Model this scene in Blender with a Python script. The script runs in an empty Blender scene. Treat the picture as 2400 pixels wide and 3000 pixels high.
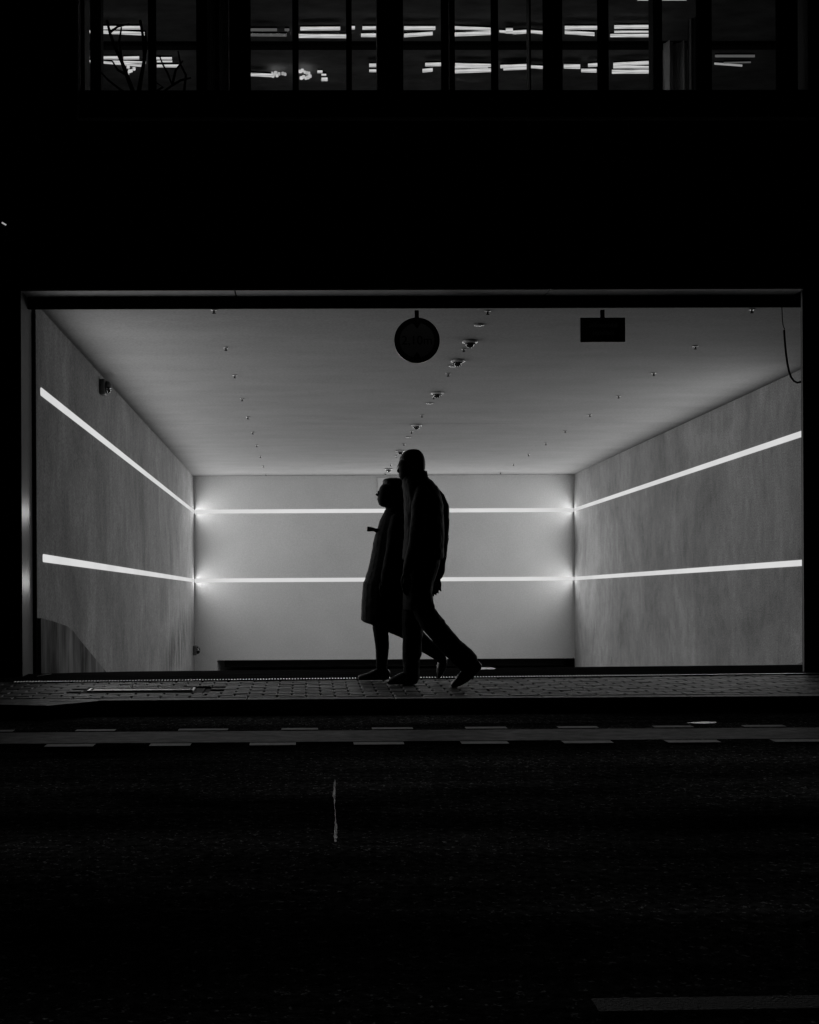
import bpy, bmesh, math, random
from mathutils import Vector, Matrix
random.seed(7)
sc = bpy.context.scene
COL = sc.collection

# ------------------------------------------------------------------ camera, sky, exposure
CAM_H = 0.934
CX, CY, FPX = 932.0, 1640.0, 3500.0          # principal point and focal length in 2400x3000 photo pixels
YAW, ROLL = 0.0105, 0.005
FWD = Vector((math.sin(YAW), math.cos(YAW), 0))
R0 = Vector((math.cos(YAW), -math.sin(YAW), 0)); U0 = Vector((0, 0, 1))
RGT = math.cos(ROLL) * R0 - math.sin(ROLL) * U0
UPV = math.sin(ROLL) * R0 + math.cos(ROLL) * U0
CAMP = Vector((0, 0, CAM_H))
cam = bpy.data.cameras.new("camera"); camo = bpy.data.objects.new("camera", cam); COL.objects.link(camo)
camo.matrix_world = Matrix(((RGT.x, UPV.x, -FWD.x, CAMP.x), (RGT.y, UPV.y, -FWD.y, CAMP.y),
                            (RGT.z, UPV.z, -FWD.z, CAMP.z), (0, 0, 0, 1)))
cam.sensor_fit = 'AUTO'; cam.sensor_width = 36.0; cam.lens = FPX / 3000 * 36
cam.shift_x = (1200 - CX) / 3000; cam.shift_y = (CY - 1500) / 3000
cam.clip_start = 0.05; cam.clip_end = 2000
sc.camera = camo

world = bpy.data.worlds.new("World"); sc.world = world; world.use_nodes = True
wn = world.node_tree.nodes; wl = world.node_tree.links
sky = wn.new('ShaderNodeTexSky'); sky.sky_type = 'NISHITA'; sky.sun_disc = False
sky.sun_elevation = math.radians(1.0); sky.sun_rotation = math.radians(200)
bw = wn.new('ShaderNodeRGBToBW'); bg = wn['Background']
wl.new(sky.outputs[0], bw.inputs[0]); wl.new(bw.outputs[0], bg.inputs[0]); bg.inputs[1].default_value = 0.00018
sc.view_settings.view_transform = 'Standard'; sc.view_settings.look = 'None'
sc.view_settings.exposure = 0.0; sc.view_settings.gamma = 1.0; sc.view_settings.use_curve_mapping = False
sc.cycles.max_bounces = 10; sc.cycles.diffuse_bounces = 7; sc.cycles.glossy_bounces = 4
sc.cycles.transparent_max_bounces = 12; sc.cycles.sample_clamp_indirect = 4.0; sc.cycles.sample_clamp_direct = 7.0
sc.cycles.use_denoising = True; sc.cycles.denoiser = 'OPENIMAGEDENOISE'; sc.cycles.denoising_input_passes = 'RGB_ALBEDO_NORMAL'; sc.cycles.use_adaptive_sampling = True; sc.cycles.adaptive_threshold = .01

LED_STRENGTH = 0.70          # what the frosted diffusers show
LED_RADIANCE = 37.0          # what unseen area lamps in front of them send into the tunnel
OFFICE_STRENGTH = 0.72

# ------------------------------------------------------------------ helpers
def ray(px, py): return FWD + RGT * ((px - CX) / FPX) + UPV * ((CY - py) / FPX)
def at_depth(px, py, D):
    d = ray(px, py); return CAMP + d * (D / d.y)
def at_ground(px, py, z=0.0):
    d = ray(px, py); return CAMP + d * ((z - CAM_H) / d.z)
def at_side(px, py, X):
    d = ray(px, py); return CAMP + d * (X / d.x)

def mat(name, base, rough=0.7, spec=0.5, metal=0.0, var=0.0, scale=3.0, stretch=(1, 1, 1), bump=0.0, bscale=60.0,
        rvar=0.0, var2=0.0, scale2=0.6, stretch2=(1, 1, 1)):
    m = bpy.data.materials.new(name); m.use_nodes = True
    nt = m.node_tree; n = nt.nodes; l = nt.links; b = n['Principled BSDF']
    b.inputs['Roughness'].default_value = rough; b.inputs['Metallic'].default_value = metal
    b.inputs['Specular IOR Level'].default_value = spec
    b.inputs['Base Color'].default_value = (base, base, base, 1)
    tc = n.new('ShaderNodeTexCoord')
    def noise(sc_, st, det=6.0, ro=0.6):
        mp = n.new('ShaderNodeMapping'); mp.inputs['Scale'].default_value = st
        l.new(tc.outputs['Object'], mp.inputs[0])
        t = n.new('ShaderNodeTexNoise'); t.inputs['Scale'].default_value = sc_
        t.inputs['Detail'].default_value = det; t.inputs['Roughness'].default_value = ro
        l.new(mp.outputs[0], t.inputs['Vector']); return t.outputs[0]
    if var > 0:
        v = noise(scale, stretch)
        mr = n.new('ShaderNodeMapRange'); mr.inputs[1].default_value = .3; mr.inputs[2].default_value = .7
        mr.inputs[3].default_value = base * (1 - var); mr.inputs[4].default_value = base * (1 + var)
        l.new(v, mr.inputs[0]); out = mr.outputs[0]
        if var2 > 0:
            v2 = noise(scale2, stretch2)
            m2 = n.new('ShaderNodeMapRange'); m2.inputs[1].default_value = .35; m2.inputs[2].default_value = .65
            m2.inputs[3].default_value = 1 - var2; m2.inputs[4].default_value = 1 + var2
            l.new(v2, m2.inputs[0])
            mu = n.new('ShaderNodeMath'); mu.operation = 'MULTIPLY'; l.new(out, mu.inputs[0]); l.new(m2.outputs[0], mu.inputs[1])
            out = mu.outputs[0]
        l.new(out, b.inputs['Base Color'])
    if rvar > 0:
        v3 = noise(scale * 1.7, stretch)
        m3 = n.new('ShaderNodeMapRange'); m3.inputs[1].default_value = .3; m3.inputs[2].default_value = .7
        m3.inputs[3].default_value = max(.03, rough - rvar); m3.inputs[4].default_value = min(1, rough + rvar)
        l.new(v3, m3.inputs[0]); l.new(m3.outputs[0], b.inputs['Roughness'])
    if bump > 0:
        v4 = noise(bscale, (1, 1, 1), 3.0)
        bn = n.new('ShaderNodeBump'); bn.inputs['Strength'].default_value = bump; bn.inputs['Distance'].default_value = .01
        l.new(v4, bn.inputs['Height']); l.new(bn.outputs[0], b.inputs['Normal'])
    return m

def concrete(name, base):
    # cast wall: cloudy patches, thin irregular run marks, fine grain, and one washed stain low on the left wall
    m = mat(name, base, .9, .06, bump=.3, bscale=24); nt = m.node_tree; n = nt.nodes; l = nt.links; b = n['Principled BSDF']
    tc = n.new('ShaderNodeTexCoord')
    def layer(sc_, st, lo, hi, det=8, ro=.65, a=.3, z=.7, dist=0):
        mp = n.new('ShaderNodeMapping'); mp.inputs['Scale'].default_value = st; l.new(tc.outputs['Object'], mp.inputs[0])
        t = n.new('ShaderNodeTexNoise'); t.inputs['Scale'].default_value = sc_; t.inputs['Detail'].default_value = det
        t.inputs['Roughness'].default_value = ro; t.inputs['Distortion'].default_value = dist; l.new(mp.outputs[0], t.inputs['Vector'])
        r = n.new('ShaderNodeMapRange'); r.inputs[1].default_value = a; r.inputs[2].default_value = z; r.inputs[3].default_value = lo; r.inputs[4].default_value = hi
        l.new(t.outputs[0], r.inputs[0]); return r.outputs[0]
    def mul(a, c):
        x = n.new('ShaderNodeMath'); x.operation = 'MULTIPLY'
        for i, v in enumerate((a, c)):
            if isinstance(v, float): x.inputs[i].default_value = v
            else: l.new(v, x.inputs[i])
        return x.outputs[0]
    o = mul(layer(.75, (1, .8, .7), .64, 1.34, dist=.6), layer(1.4, (1, 2.0, .42), .84, 1.16, det=10, ro=.8, dist=.8))
    o = mul(o, layer(9, (1, 1, .6), .88, 1.12, det=6)); o = mul(o, layer(55, (1, 1, 1), .74, 1.26, det=2, a=.35, z=.65))
    o = mul(o, layer(2.4, (1, 1.4, .6), .66, 1.0, det=10, ro=.8, a=.30, z=.44, dist=.4))
    # stain with its own outline, lower left wall near the back
    mp = n.new('ShaderNodeMapping'); mp.vector_type = 'TEXTURE'; mp.inputs['Location'].default_value = (XL - 1.0, 21.2 - 9.65, -.55); mp.inputs['Scale'].default_value = (1, 2.6, .62); mp.inputs['Rotation'].default_value = (.10, 0, 0)
    l.new(tc.outputs['Object'], mp.inputs[0]); gr = n.new('ShaderNodeTexGradient'); gr.gradient_type = 'SPHERICAL'; l.new(mp.outputs[0], gr.inputs[0])
    st = layer(2.2, (1, 2.0, .35), 0, 1, det=9, ro=.75, a=.40, z=.62); k = mul(gr.outputs['Fac'], st)
    r = n.new('ShaderNodeMapRange'); r.inputs[1].default_value = .05; r.inputs[2].default_value = .4; r.inputs[3].default_value = 1.0; r.inputs[4].default_value = .38; l.new(k, r.inputs[0])
    o = mul(mul(o, r.outputs[0]), base); l.new(o, b.inputs['Base Color']); return m

XL = -2.2615
def emit(name, s):
    m = bpy.data.materials.new(name); m.use_nodes = True
    n = m.node_tree.nodes; n.clear()
    e = n.new('ShaderNodeEmission'); e.inputs[0].default_value = (1, 1, 1, 1); e.inputs[1].default_value = s
    o = n.new('ShaderNodeOutputMaterial'); m.node_tree.links.new(e.outputs[0], o.inputs[0]); return m

class MB:
    def __init__(s): s.bm = bmesh.new()
    def poly(s, pts):
        return s.bm.faces.new([s.bm.verts.new(p) for p in pts])
    def box(s, x0, x1, y0, y1, z0, z1):
        v = [s.bm.verts.new((x, y, z)) for z in (z0, z1) for y in (y0, y1) for x in (x0, x1)]
        for q in ((0, 2, 3, 1), (4, 5, 7, 6), (0, 1, 5, 4), (2, 6, 7, 3), (1, 3, 7, 5), (0, 4, 6, 2)):
            s.bm.faces.new([v[i] for i in q])
        return s
    def prism(s, pts, vec):
        vec = Vector(vec); a = [s.bm.verts.new(p) for p in pts]; b = [s.bm.verts.new(Vector(p) + vec) for p in pts]
        s.bm.faces.new(a); s.bm.faces.new(b[::-1])
        for i in range(len(a)):
            j = (i + 1) % len(a); s.bm.faces.new((a[j], a[i], b[i], b[j]))
        return s
    def rings(s, rs, cap=True):
        vs = [[s.bm.verts.new(p) for p in r] for r in rs]
        for a, b in zip(vs, vs[1:]):
            for i in range(len(a)):
                j = (i + 1) % len(a); s.bm.faces.new((a[i], a[j], b[j], b[i]))
        if cap: s.bm.faces.new(vs[0][::-1]); s.bm.faces.new(vs[-1])
        return s
    def tube(s, pts, rad, seg=10):
        pts = [Vector(p) for p in pts]
        if not isinstance(rad, (list, tuple)): rad = [rad] * len(pts)
        rs = []; side = None
        for i, p in enumerate(pts):
            t = (pts[min(i + 1, len(pts) - 1)] - pts[max(i - 1, 0)]).normalized()
            if side is None:
                a = Vector((0, 1, 0)) if abs(t.y) < .8 else Vector((1, 0, 0)); side = t.cross(a).normalized()
            side = (side - t * side.dot(t)).normalized(); o = t.cross(side)
            rs.append([p + rad[i] * (math.cos(k * 2 * math.pi / seg) * side + math.sin(k * 2 * math.pi / seg) * o) for k in range(seg)])
        return s.rings(rs)
    def lathe(s, c, prof, seg=20):      # prof: (radius, z) around the vertical through c
        return s.rings([[Vector((c[0] + max(r, .0004) * math.cos(k * 2 * math.pi / seg), c[1] + max(r, .0004) * math.sin(k * 2 * math.pi / seg), c[2] + z)) for k in range(seg)] for r, z in prof])
    def ball(s, c, r, seg=10):
        return s.lathe(c, [(r * math.sin(math.pi * k / 8), -r * math.cos(math.pi * k / 8)) for k in range(9)], seg)
    def build(s, name, m, parent=None, smooth=False, bevel=0.0, remesh=0.0, folds=0.0):
        me = bpy.data.meshes.new(name)
        bmesh.ops.recalc_face_normals(s.bm, faces=s.bm.faces)
        if parent is not None:
            off = world_loc(parent); bmesh.ops.translate(s.bm, verts=s.bm.verts, vec=-off)
        s.bm.to_mesh(me); s.bm.free()
        o = bpy.data.objects.new(name, me); COL.objects.link(o); me.materials.append(m)
        if parent is not None: o.parent = parent
        if smooth:
            for p in me.polygons: p.use_smooth = True
        if bevel > 0:
            md = o.modifiers.new("bevel", 'BEVEL'); md.width = bevel; md.segments = 2; md.limit_method = 'ANGLE'
        if remesh > 0:
            md = o.modifiers.new("remesh", 'REMESH'); md.mode = 'VOXEL'; md.voxel_size = remesh; md.use_smooth_shade = True
            sm = o.modifiers.new("smooth", 'SMOOTH'); sm.iterations = 2; sm.factor = .4
            if folds > 0:
                for sz, st in ((.20, folds), (.05, folds * .35)):
                    tx = bpy.data.textures.new('folds', 'CLOUDS'); tx.noise_scale = sz; tx.noise_depth = 2
                    dm = o.modifiers.new('folds', 'DISPLACE'); dm.texture = tx; dm.strength = st; dm.mid_level = .5; dm.texture_coords = 'LOCAL'
        return o

def world_loc(o):
    v = Vector((0, 0, 0))
    while o is not None: v += o.location; o = o.parent
    return v
def thing(name, label, cat, loc, group=None):
    o = bpy.data.objects.new(name, None); COL.objects.link(o); o.location = loc; o.empty_display_size = .1
    return tag(o, label, cat, group)
def tag(o, label, cat, group=None):
    o['label'] = label; o['category'] = cat
    if group: o['group'] = group
    return o
def struct(o): o['kind'] = 'structure'; return o
def copy_thing(src, loc, label):
    c = src.copy(); COL.objects.link(c); c.location = loc; c['label'] = label
    for ch in list(src.children):
        d = ch.copy(); COL.objects.link(d); d.parent = c
    return c
ORD = ['nearest', 'second', 'third', 'fourth', 'fifth', 'sixth', 'seventh', 'eighth', 'ninth', 'tenth', 'eleventh', 'twelfth', 'thirteenth']

# ------------------------------------------------------------------ materials
M = {}
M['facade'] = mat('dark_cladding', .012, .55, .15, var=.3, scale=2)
M['soffit'] = mat('soffit_panel', .36, .75, .3, var=.12, scale=8, bump=.15, bscale=220)
M['black'] = mat('black_metal', .006, .9, 0.0)
M['jamb'] = mat('painted_jamb', .14, .18, .005, var=.06, scale=5)
M['trim'] = mat('window_trim', .75, .55, .4, metal=.3, var=.2, scale=10)
M['edge'] = mat('edge_trim', .05, .6, .2)
M['concrete'] = concrete('cast_concrete', .20)
M['plaster'] = mat('pale_plaster', .42, .9, .08, var=.05, scale=1.1, var2=.085, scale2=42)
M['ceiling'] = mat('pale_ceiling', .19, .9, .08, var=.10, scale=1.8, stretch=(.6, 1.6, 1), bump=.2, bscale=30, var2=.13, scale2=42)
M['upstand'] = mat('stained_concrete', .12, .95, 0.0, var=.95, scale=3.0, stretch=(1, 1.3, .32), bump=.3, bscale=35, var2=.25, scale2=1.2, stretch2=(1, 1.5, .2))
M['ramp'] = mat('ramp_concrete', .06, .8, .2, var=.15, scale=2)
M['apron'] = mat('dark_apron', .012, .95, .0, var=.8, scale=3, stretch=(.5, 12, 1), bump=.8, bscale=40)
for i_, bt in enumerate((.035, .065, .10, .15)): M['brick%d' % i_] = mat('paving_brick_tone', bt, .62, .06, var=.35, scale=12, bump=.16, bscale=260, var2=.25, scale2=2)
M['brick'] = mat('paving_brick', .08, .62, .06, var=.4, scale=9, bump=.16, bscale=260, rvar=.12, var2=.3, scale2=2)
M['mortar'] = mat('joint_sand', .012, .95, .1)
M['kerb'] = mat('kerb_granite', .14, .7, .3, var=.3, scale=25, bump=.4, bscale=150)
def asphalt(name):
    # dark binder with soft worn patches along the road and scattered pale stones
    m = mat(name, .01, .95, 0.0, bump=.5, bscale=90); nt = m.node_tree; n = nt.nodes; l = nt.links; bs = n['Principled BSDF']
    tc = n.new('ShaderNodeTexCoord')
    def layer(sc_, st, a, z, lo, hi, det=6, ro=.6):
        mp = n.new('ShaderNodeMapping'); mp.inputs['Scale'].default_value = st; l.new(tc.outputs['Object'], mp.inputs[0])
        t = n.new('ShaderNodeTexNoise'); t.inputs['Scale'].default_value = sc_; t.inputs['Detail'].default_value = det; t.inputs['Roughness'].default_value = ro
        l.new(mp.outputs[0], t.inputs['Vector'])
        r = n.new('ShaderNodeMapRange'); r.inputs[1].default_value = a; r.inputs[2].default_value = z; r.inputs[3].default_value = lo; r.inputs[4].default_value = hi
        l.new(t.outputs[0], r.inputs[0]); return r.outputs[0]
    def op(o_, a, c):
        x = n.new('ShaderNodeMath'); x.operation = o_
        l.new(a, x.inputs[0]); l.new(c, x.inputs[1]); return x.outputs[0]
    patch = layer(.55, (.45, 1.5, 1), .38, .66, .15, 1.9, det=8, ro=.65)
    band = layer(1.1, (.05, 1.6, 1), .40, .62, .35, 1.5, det=4)
    fine = layer(28, (1, 1, 1), .38, .72, .018, .14, det=4, ro=.75)
    stone = layer(55, (1, 1, 1), .62, .72, 0.0, .55, det=2)
    o = op('MULTIPLY', op('ADD', fine, stone), op('MULTIPLY', patch, band)); l.new(o, bs.inputs['Base Color']); return m
M['asphalt'] = asphalt('asphalt')
M['lane'] = mat('lane_coating', .17, .75, .04, var=.35, scale=9, stretch=(1, 1.5, 1), bump=.7, bscale=130, var2=.3, scale2=2.2)
M['worn'] = mat('worn_paint', .034, .8, .1, var=.4, scale=18, bump=.8, bscale=120, var2=.3, scale2=3)  # far darker tone than the paint of the dashes
M['paint'] = mat('road_paint', .50, .75, .06, var=.18, scale=30, bump=.4, bscale=140)
M['wet'] = mat('wet_asphalt', .015, .12, .5, bump=.15, bscale=25)
M['tar'] = mat('tar_seam_surface', .012, .5, .16, bump=.5, bscale=45, var=.3, scale=10)
M['damp'] = mat('damp_patch', .02, .34, .3, bump=.1, bscale=25)
M['steel'] = mat('galvanised_steel', .38, .52, .4, metal=.7, var=.15, scale=30)
M['cover'] = mat('cover_plate', .07, .5, .4, var=.35, scale=14, bump=.4, bscale=60)
def emit_var(name, lo, hi, sc_, st):
    m = emit(name, hi); n = m.node_tree.nodes; l = m.node_tree.links; e = [x for x in n if x.type == 'EMISSION'][0]
    tc = n.new('ShaderNodeTexCoord'); mp = n.new('ShaderNodeMapping'); mp.inputs['Scale'].default_value = st; l.new(tc.outputs['Object'], mp.inputs[0])
    t = n.new('ShaderNodeTexNoise'); t.inputs['Scale'].default_value = sc_; t.inputs['Detail'].default_value = 4; l.new(mp.outputs[0], t.inputs['Vector'])
    r = n.new('ShaderNodeMapRange'); r.inputs[1].default_value = .35; r.inputs[2].default_value = .6; r.inputs[3].default_value = lo; r.inputs[4].default_value = hi
    l.new(t.outputs[0], r.inputs[0]); l.new(r.outputs[0], e.inputs[1]); return m
M['led'] = emit_var('light_strip_diffuser', LED_STRENGTH * .92, LED_STRENGTH, 1.2, (1, 1, 1))
M['office'] = emit_var('office_lamp_diffuser', OFFICE_STRENGTH * .45, OFFICE_STRENGTH * 1.1, 2.2, (1.2, 9, 1))
M['office_dim'] = emit('office_lamp_dimmed', .10)
M['white'] = mat('white_plastic', .75, .4, .5)
M['fitting'] = mat('fitting_plastic', .30, .35, .5)
M['grey'] = mat('grey_plastic', .25, .5, .4)
M['camera_grey'] = mat('camera_housing', .07, .5, .2)
M['lens'] = mat('dark_lens', .01, .08, .6)
M['chrome'] = mat('chrome', .7, .15, .5, metal=1)
M['office_in'] = mat('office_interior', .40, .9, .2, var=.35, scale=1.3, stretch=(1.6, 3, 1))
M['office_dark'] = mat('office_column', .02, .8, .2)
M['curtain'] = mat('curtain_cloth', .6, .9, .1, var=.25, scale=5, stretch=(3, 1, .3))
M['bark'] = mat('plant_stem', .02, .9, .1)
M['sign_white'] = mat('sign_face', .5, .5, .4)
M['sign_red'] = mat('sign_ring', .05, .5, .4)
M['sign_black'] = mat('sign_black', .012, .5, .3)
M['cloth'] = mat('dark_cloth', .003, .85, .07, var=.3, scale=60, bump=.4, bscale=90)
M['jacket'] = mat('jacket_cloth', .003, .8, .06, var=.3, scale=40, bump=.5, bscale=26)
for k_ in ('cloth', 'jacket'):
    pb = M[k_].node_tree.nodes['Principled BSDF']; pb.inputs['Sheen Weight'].default_value = .02; pb.inputs['Sheen Roughness'].default_value = .35
M['skin'] = mat('skin', .025, .7, .05)
M['hair'] = mat('hair', .008, .6, .25, bump=.4, bscale=150)
M['shoe'] = mat('shoe_leather', .007, .42, .2)
M['paper'] = mat('pale_panel', .47, .7, .3)
g = bpy.data.materials.new('window_glass'); g.use_nodes = True
n = g.node_tree.nodes; n.clear()
tr = n.new('ShaderNodeBsdfTransparent'); tr.inputs[0].default_value = (.92, .92, .92, 1)
gl = n.new('ShaderNodeBsdfGlossy'); gl.inputs['Roughness'].default_value = .02
fr = n.new('ShaderNodeFresnel'); fr.inputs[0].default_value = 1.5
mx = n.new('ShaderNodeMixShader'); oo = n.new('ShaderNodeOutputMaterial'); L = g.node_tree.links
L.new(fr.outputs[0], mx.inputs[0]); L.new(tr.outputs[0], mx.inputs[1]); L.new(gl.outputs[0], mx.inputs[2]); L.new(mx.outputs[0], oo.inputs[0])
M['glass'] = g

# ------------------------------------------------------------------ ground, road, kerb, pavement, ramp
FY = 9.65                       # front face of the building
KY = 8.03                       # kerb line
XL, XR, YB = -2.2615, 5.472, 24.266     # inner faces of the tunnel's side walls and back wall
def z_ceil(y): return 3.097 - .0328 * (y - 10.35)
def z_upper(y): return 2.388 - .0331 * (y - 10.24)
def z_lower(y): return .961 - .0312 * (y - 10.30)
def y_crest(x): return 10.095 + .0445 * x
def y_drain(x): return 9.330 + .0455 * x

b = MB(); b.poly([(-300, -300, -.5), (300, -300, -.5), (300, 7.9, -.5), (-300, 7.9, -.5)]); struct(b.build('ground', M['asphalt']))
b = MB(); b.box(-60, 60, -8, KY - .004, -.4, -.1); struct(b.build('road', M['asphalt']))
b = MB(); b.poly([(-60, 6.765, -.096), (60, 6.765, -.096), (60, 7.205, -.096), (-60, 7.205, -.096)]); struct(b.build('cycle_lane', M['lane']))
b = MB()
up_d = [(-40, 40), (222, 338), (523, 668), (825, 932), (1090, 1210), (1364, 1485), (1635, 1752), (1915, 2030), (2178, 2300)]
lo_d = [(-160, -20), (135, 278), (440, 560), (732, 867), (1036, 1183), (1350, 1488), (1648, 1792), (1950, 2104), (2262, 2420)]
for a, c in up_d:
    x0 = at_depth(a, 2137, 7.25).x; x1 = at_depth(c, 2137, 7.25).x
    b.poly([(x0, 7.222, -.092), (x1, 7.222, -.092), (x1, 7.295, -.092), (x0, 7.295, -.092)])
for a, c in lo_d:
    x0 = at_depth(a, 2185, 6.68).x; x1 = at_depth(c, 2185, 6.68).x
    b.poly([(x0, 6.625, -.092), (x1, 6.625, -.092), (x1, 6.715, -.092), (x0, 6.715, -.092)])
struct(b.build('lane_markings', M['paint']))
b = MB(); b.poly([(.66, 2.70, -.092), (3.2, 2.74, -.092), (3.2, 2.82, -.092), (.66, 2.78, -.092)]); struct(b.build('lane_line', M['worn']))
# strip running away from the camera, shaped as a streak of reflected light
b = MB(); pv = None
for i in range(70):
    t = i / 69; y = 4.25 + 1.45 * t; x = .10 + .003 * math.sin(7 * t) + .035 * t + random.uniform(-.003, .003)
    w = random.uniform(.002, .0045) + (random.uniform(.001, .005) if (.12 < t < .26 or .64 < t < .86) else 0)
    if not .06 < t < .93: pv = None; continue
    if .34 < t < .56: w *= .45
    cur = (b.bm.verts.new((x - w, y, -.0965)), b.bm.verts.new((x + w, y, -.0965)))
    if pv: b.bm.faces.new((pv[0], pv[1], cur[1], cur[0]))
    pv = cur
struct(b.build('tar_seam', M['tar']))

# kerb: one stone after the other, with a wedge shaped transition stone on the left
b = MB()
xk = -1.40
while xk < 14:
    b.box(xk + .002, xk + .996, KY, KY + .12, -.35, -.002); xk += 1.0
struct(b.build('kerb', M['kerb'], bevel=.006))
b = MB()
A = (-1.40, KY, -.006); Bp = (-1.72, KY + .005, -.008); E1 = (-1.70, 7.83, -.012); Cc = (-1.42, 7.99, -.098)
b.prism([A, Bp, E1, Cc], (0, 0, -.2)); struct(b.build('kerb_transition', M['kerb']))
b = MB(); b.prism([(-1.72, KY + .005, -.006), (-1.70, 7.83, -.010), (-2.4, 7.93, -.004), (-20, 7.93, -.004), (-20, KY + .12, -.004), (-1.40, KY + .12, -.004), (-1.40, KY + .005, -.006)], (0, 0, -.3))
struct(b.build('pavement_corner', M['brick']))
b = MB(); b.box(-40, 40, KY + .12, 9.98, -.4, -.014); struct(b.build('pavement_bed', M['mortar']))
b = MB(); r = 0; y = KY + .122
while y < 9.66:
    x = -5 + (.1 if r % 2 else 0)
    while x < 8:
        x0, x1, y0, y1 = x + .004, x + .196, y + .003, y + .097
        if y0 < y_drain(x) + .06 and not (y1 > 8.52 and y0 < 8.78 and -1.70 < x and x1 < -.72 + .12):
            z = random.uniform(-.0016, .0014); tx = random.uniform(-.0011, .0011); ty = random.uniform(-.0011, .0011); e = .007
            lo = [b.bm.verts.new((px, py, -.02)) for px, py in ((x0, y0), (x1, y0), (x1, y1), (x0, y1))]
            md = [b.bm.verts.new((px, py, z - .008 + tx * sx + ty * sy)) for px, py, sx, sy in ((x0, y0, -1, -1), (x1, y0, 1, -1), (x1, y1, 1, 1), (x0, y1, -1, 1))]
            hi = [b.bm.verts.new((px, py, z + tx * sx + ty * sy)) for px, py, sx, sy in ((x0 + e, y0 + e, -1, -1), (x1 - e, y0 + e, 1, -1), (x1 - e, y1 - e, 1, 1), (x0 + e, y1 - e, -1, 1))]
            tone = random.choice((0, 1, 1, 2, 2, 3)); b.bm.faces.new(hi).material_index = tone
            for P_, Q_ in ((lo, md), (md, hi)):
                for i in range(4):
                    j = (i + 1) % 4; b.bm.faces.new((P_[i], P_[j], Q_[j], Q_[i])).material_index = tone
        x += .2
    y += .1; r += 1
pv_ = struct(b.build('pavement', M['brick0']))
for i_ in (1, 2, 3): pv_.data.materials.append(M['brick%d' % i_])
# dark threshold apron between the drain and the top of the ramp
b = MB(); xs = [-12, -2.6, -2.27, -1.9, -1.5] + [-1 + .5 * k for k in range(14)] + [12]
top = [(x, y_drain(x) + .052, .004) for x in xs]
far = [(x, (y_crest(x) if x > -1.7 else 10.02 - .16 * min(1, (-1.7 - x) / .5)), .006) for x in xs]
for i in range(len(xs) - 1): b.poly([top[i], top[i + 1], far[i + 1], far[i]])
struct(b.build('threshold_apron', M['apron']))
b = MB()
for i in range(len(xs) - 1):
    if xs[i] < XL - .4 or xs[i + 1] > 6.6: continue
    p, q = far[i], far[i + 1]
    prof = [(0, -.002), (1.2, -.22), (3.0, -.78), (8.0, -2.2), (14.5, -3.25), (60, -3.3)]
    for (d0, z0), (d1, z1) in zip(prof, prof[1:]):
        b.poly([(p[0], p[1] + d0, z0), (q[0], q[1] + d0, z0), (q[0], q[1] + d1, z1), (p[0], p[1] + d1, z1)])
b.poly([(5.5, 10.35, -.002), (6.6, 10.35, -.002), (6.6, 24, -3.2), (5.5, 24, -3.2)])
struct(b.build('ramp', M['ramp']))
def puddle(pts, z, m='damp'):
    b = MB(); b.poly([(p.x, p.y, z) for p in pts]); return struct(b.build('puddle', M[m]))
puddle([at_ground(px, py, -.0955) for px, py in ((2010, 2117.5), (2040, 2119.5), (2075, 2119), (2101, 2117), (2098, 2114.5), (2060, 2114), (2030, 2115.5))], -.0955)
puddle([at_ground(px, py, .0075) for px, py in ((1400, 1961), (1448, 1961), (1452, 1958.5), (1440, 1955.5), (1412, 1955.5))], .0085)
puddle([at_ground(px, py, .0075) for px, py in ((108, 1983), (125, 1979), (150, 1975.5), (152, 1974), (128, 1976.5), (110, 1980))], .0085)

# slot drain across the entrance
x0, x1 = -2.25, 4.6
t = thing('drain_channel', 'long slotted metal drain channel across the pavement in front of the entrance', 'drain', (1, y_drain(1), 0))
b = MB()
for o_ in (-.050, .038):
    b.prism([(x0, y_drain(x0) + o_, -.01), (x0, y_drain(x0) + o_ + .012, -.01), (x0, y_drain(x0) + o_ + .012, .006), (x0, y_drain(x0) + o_, .006)], (x1 - x0, y_drain(x1) - y_drain(x0), 0))
b.build('frame', M['black'], t)
b = MB(); x = x0
while x < 2.95:
    yy = y_drain(x) - .037; b.prism([(x, yy, -.01), (x + .011, yy, -.01), (x + .011, yy, .004), (x + .0055, yy, .009), (x, yy, .004)], (0, .074, 0)); x += .0225
b.build('grating', M['steel'], t)
b = MB(); b.prism([(2.96, y_drain(2.96) - .022, -.01), (2.96, y_drain(2.96) + .022, -.01), (2.96, y_drain(2.96) + .022, .006), (2.96, y_drain(2.96) - .022, .008)], (1.2, .0546, 0))
b.build('cover_strip', M['steel'], t)
# inspection cover in the paving at the left
t = thing('inspection_cover', 'long rectangular inspection cover with bright metal rim set in the paving', 'drain cover', (-1.16, 8.65, 0))
b = MB(); b.box(-1.70, -.74, 8.50, 8.80, -.02, -.006); b.build('surround', M['mortar'], t)
b = MB(); b.box(-1.54, -.84, 8.60, 8.73, -.008, .001); b.build('plate', M['cover'], t)
b = MB(); c0, c1, d0, d1 = -1.57, -.81, 8.575, 8.755
b.box(c0, c1, d0, d0 + .014, -.01, .006); b.box(c0, c1, d1 - .014, d1, -.01, .006)
b.box(c0, c0 + .014, d0 + .014, d1 - .014, -.01, .006); b.box(c1 - .014, c1, d0 + .014, d1 - .014, -.01, .006)
b.build('rim', M['steel'], t)

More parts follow.
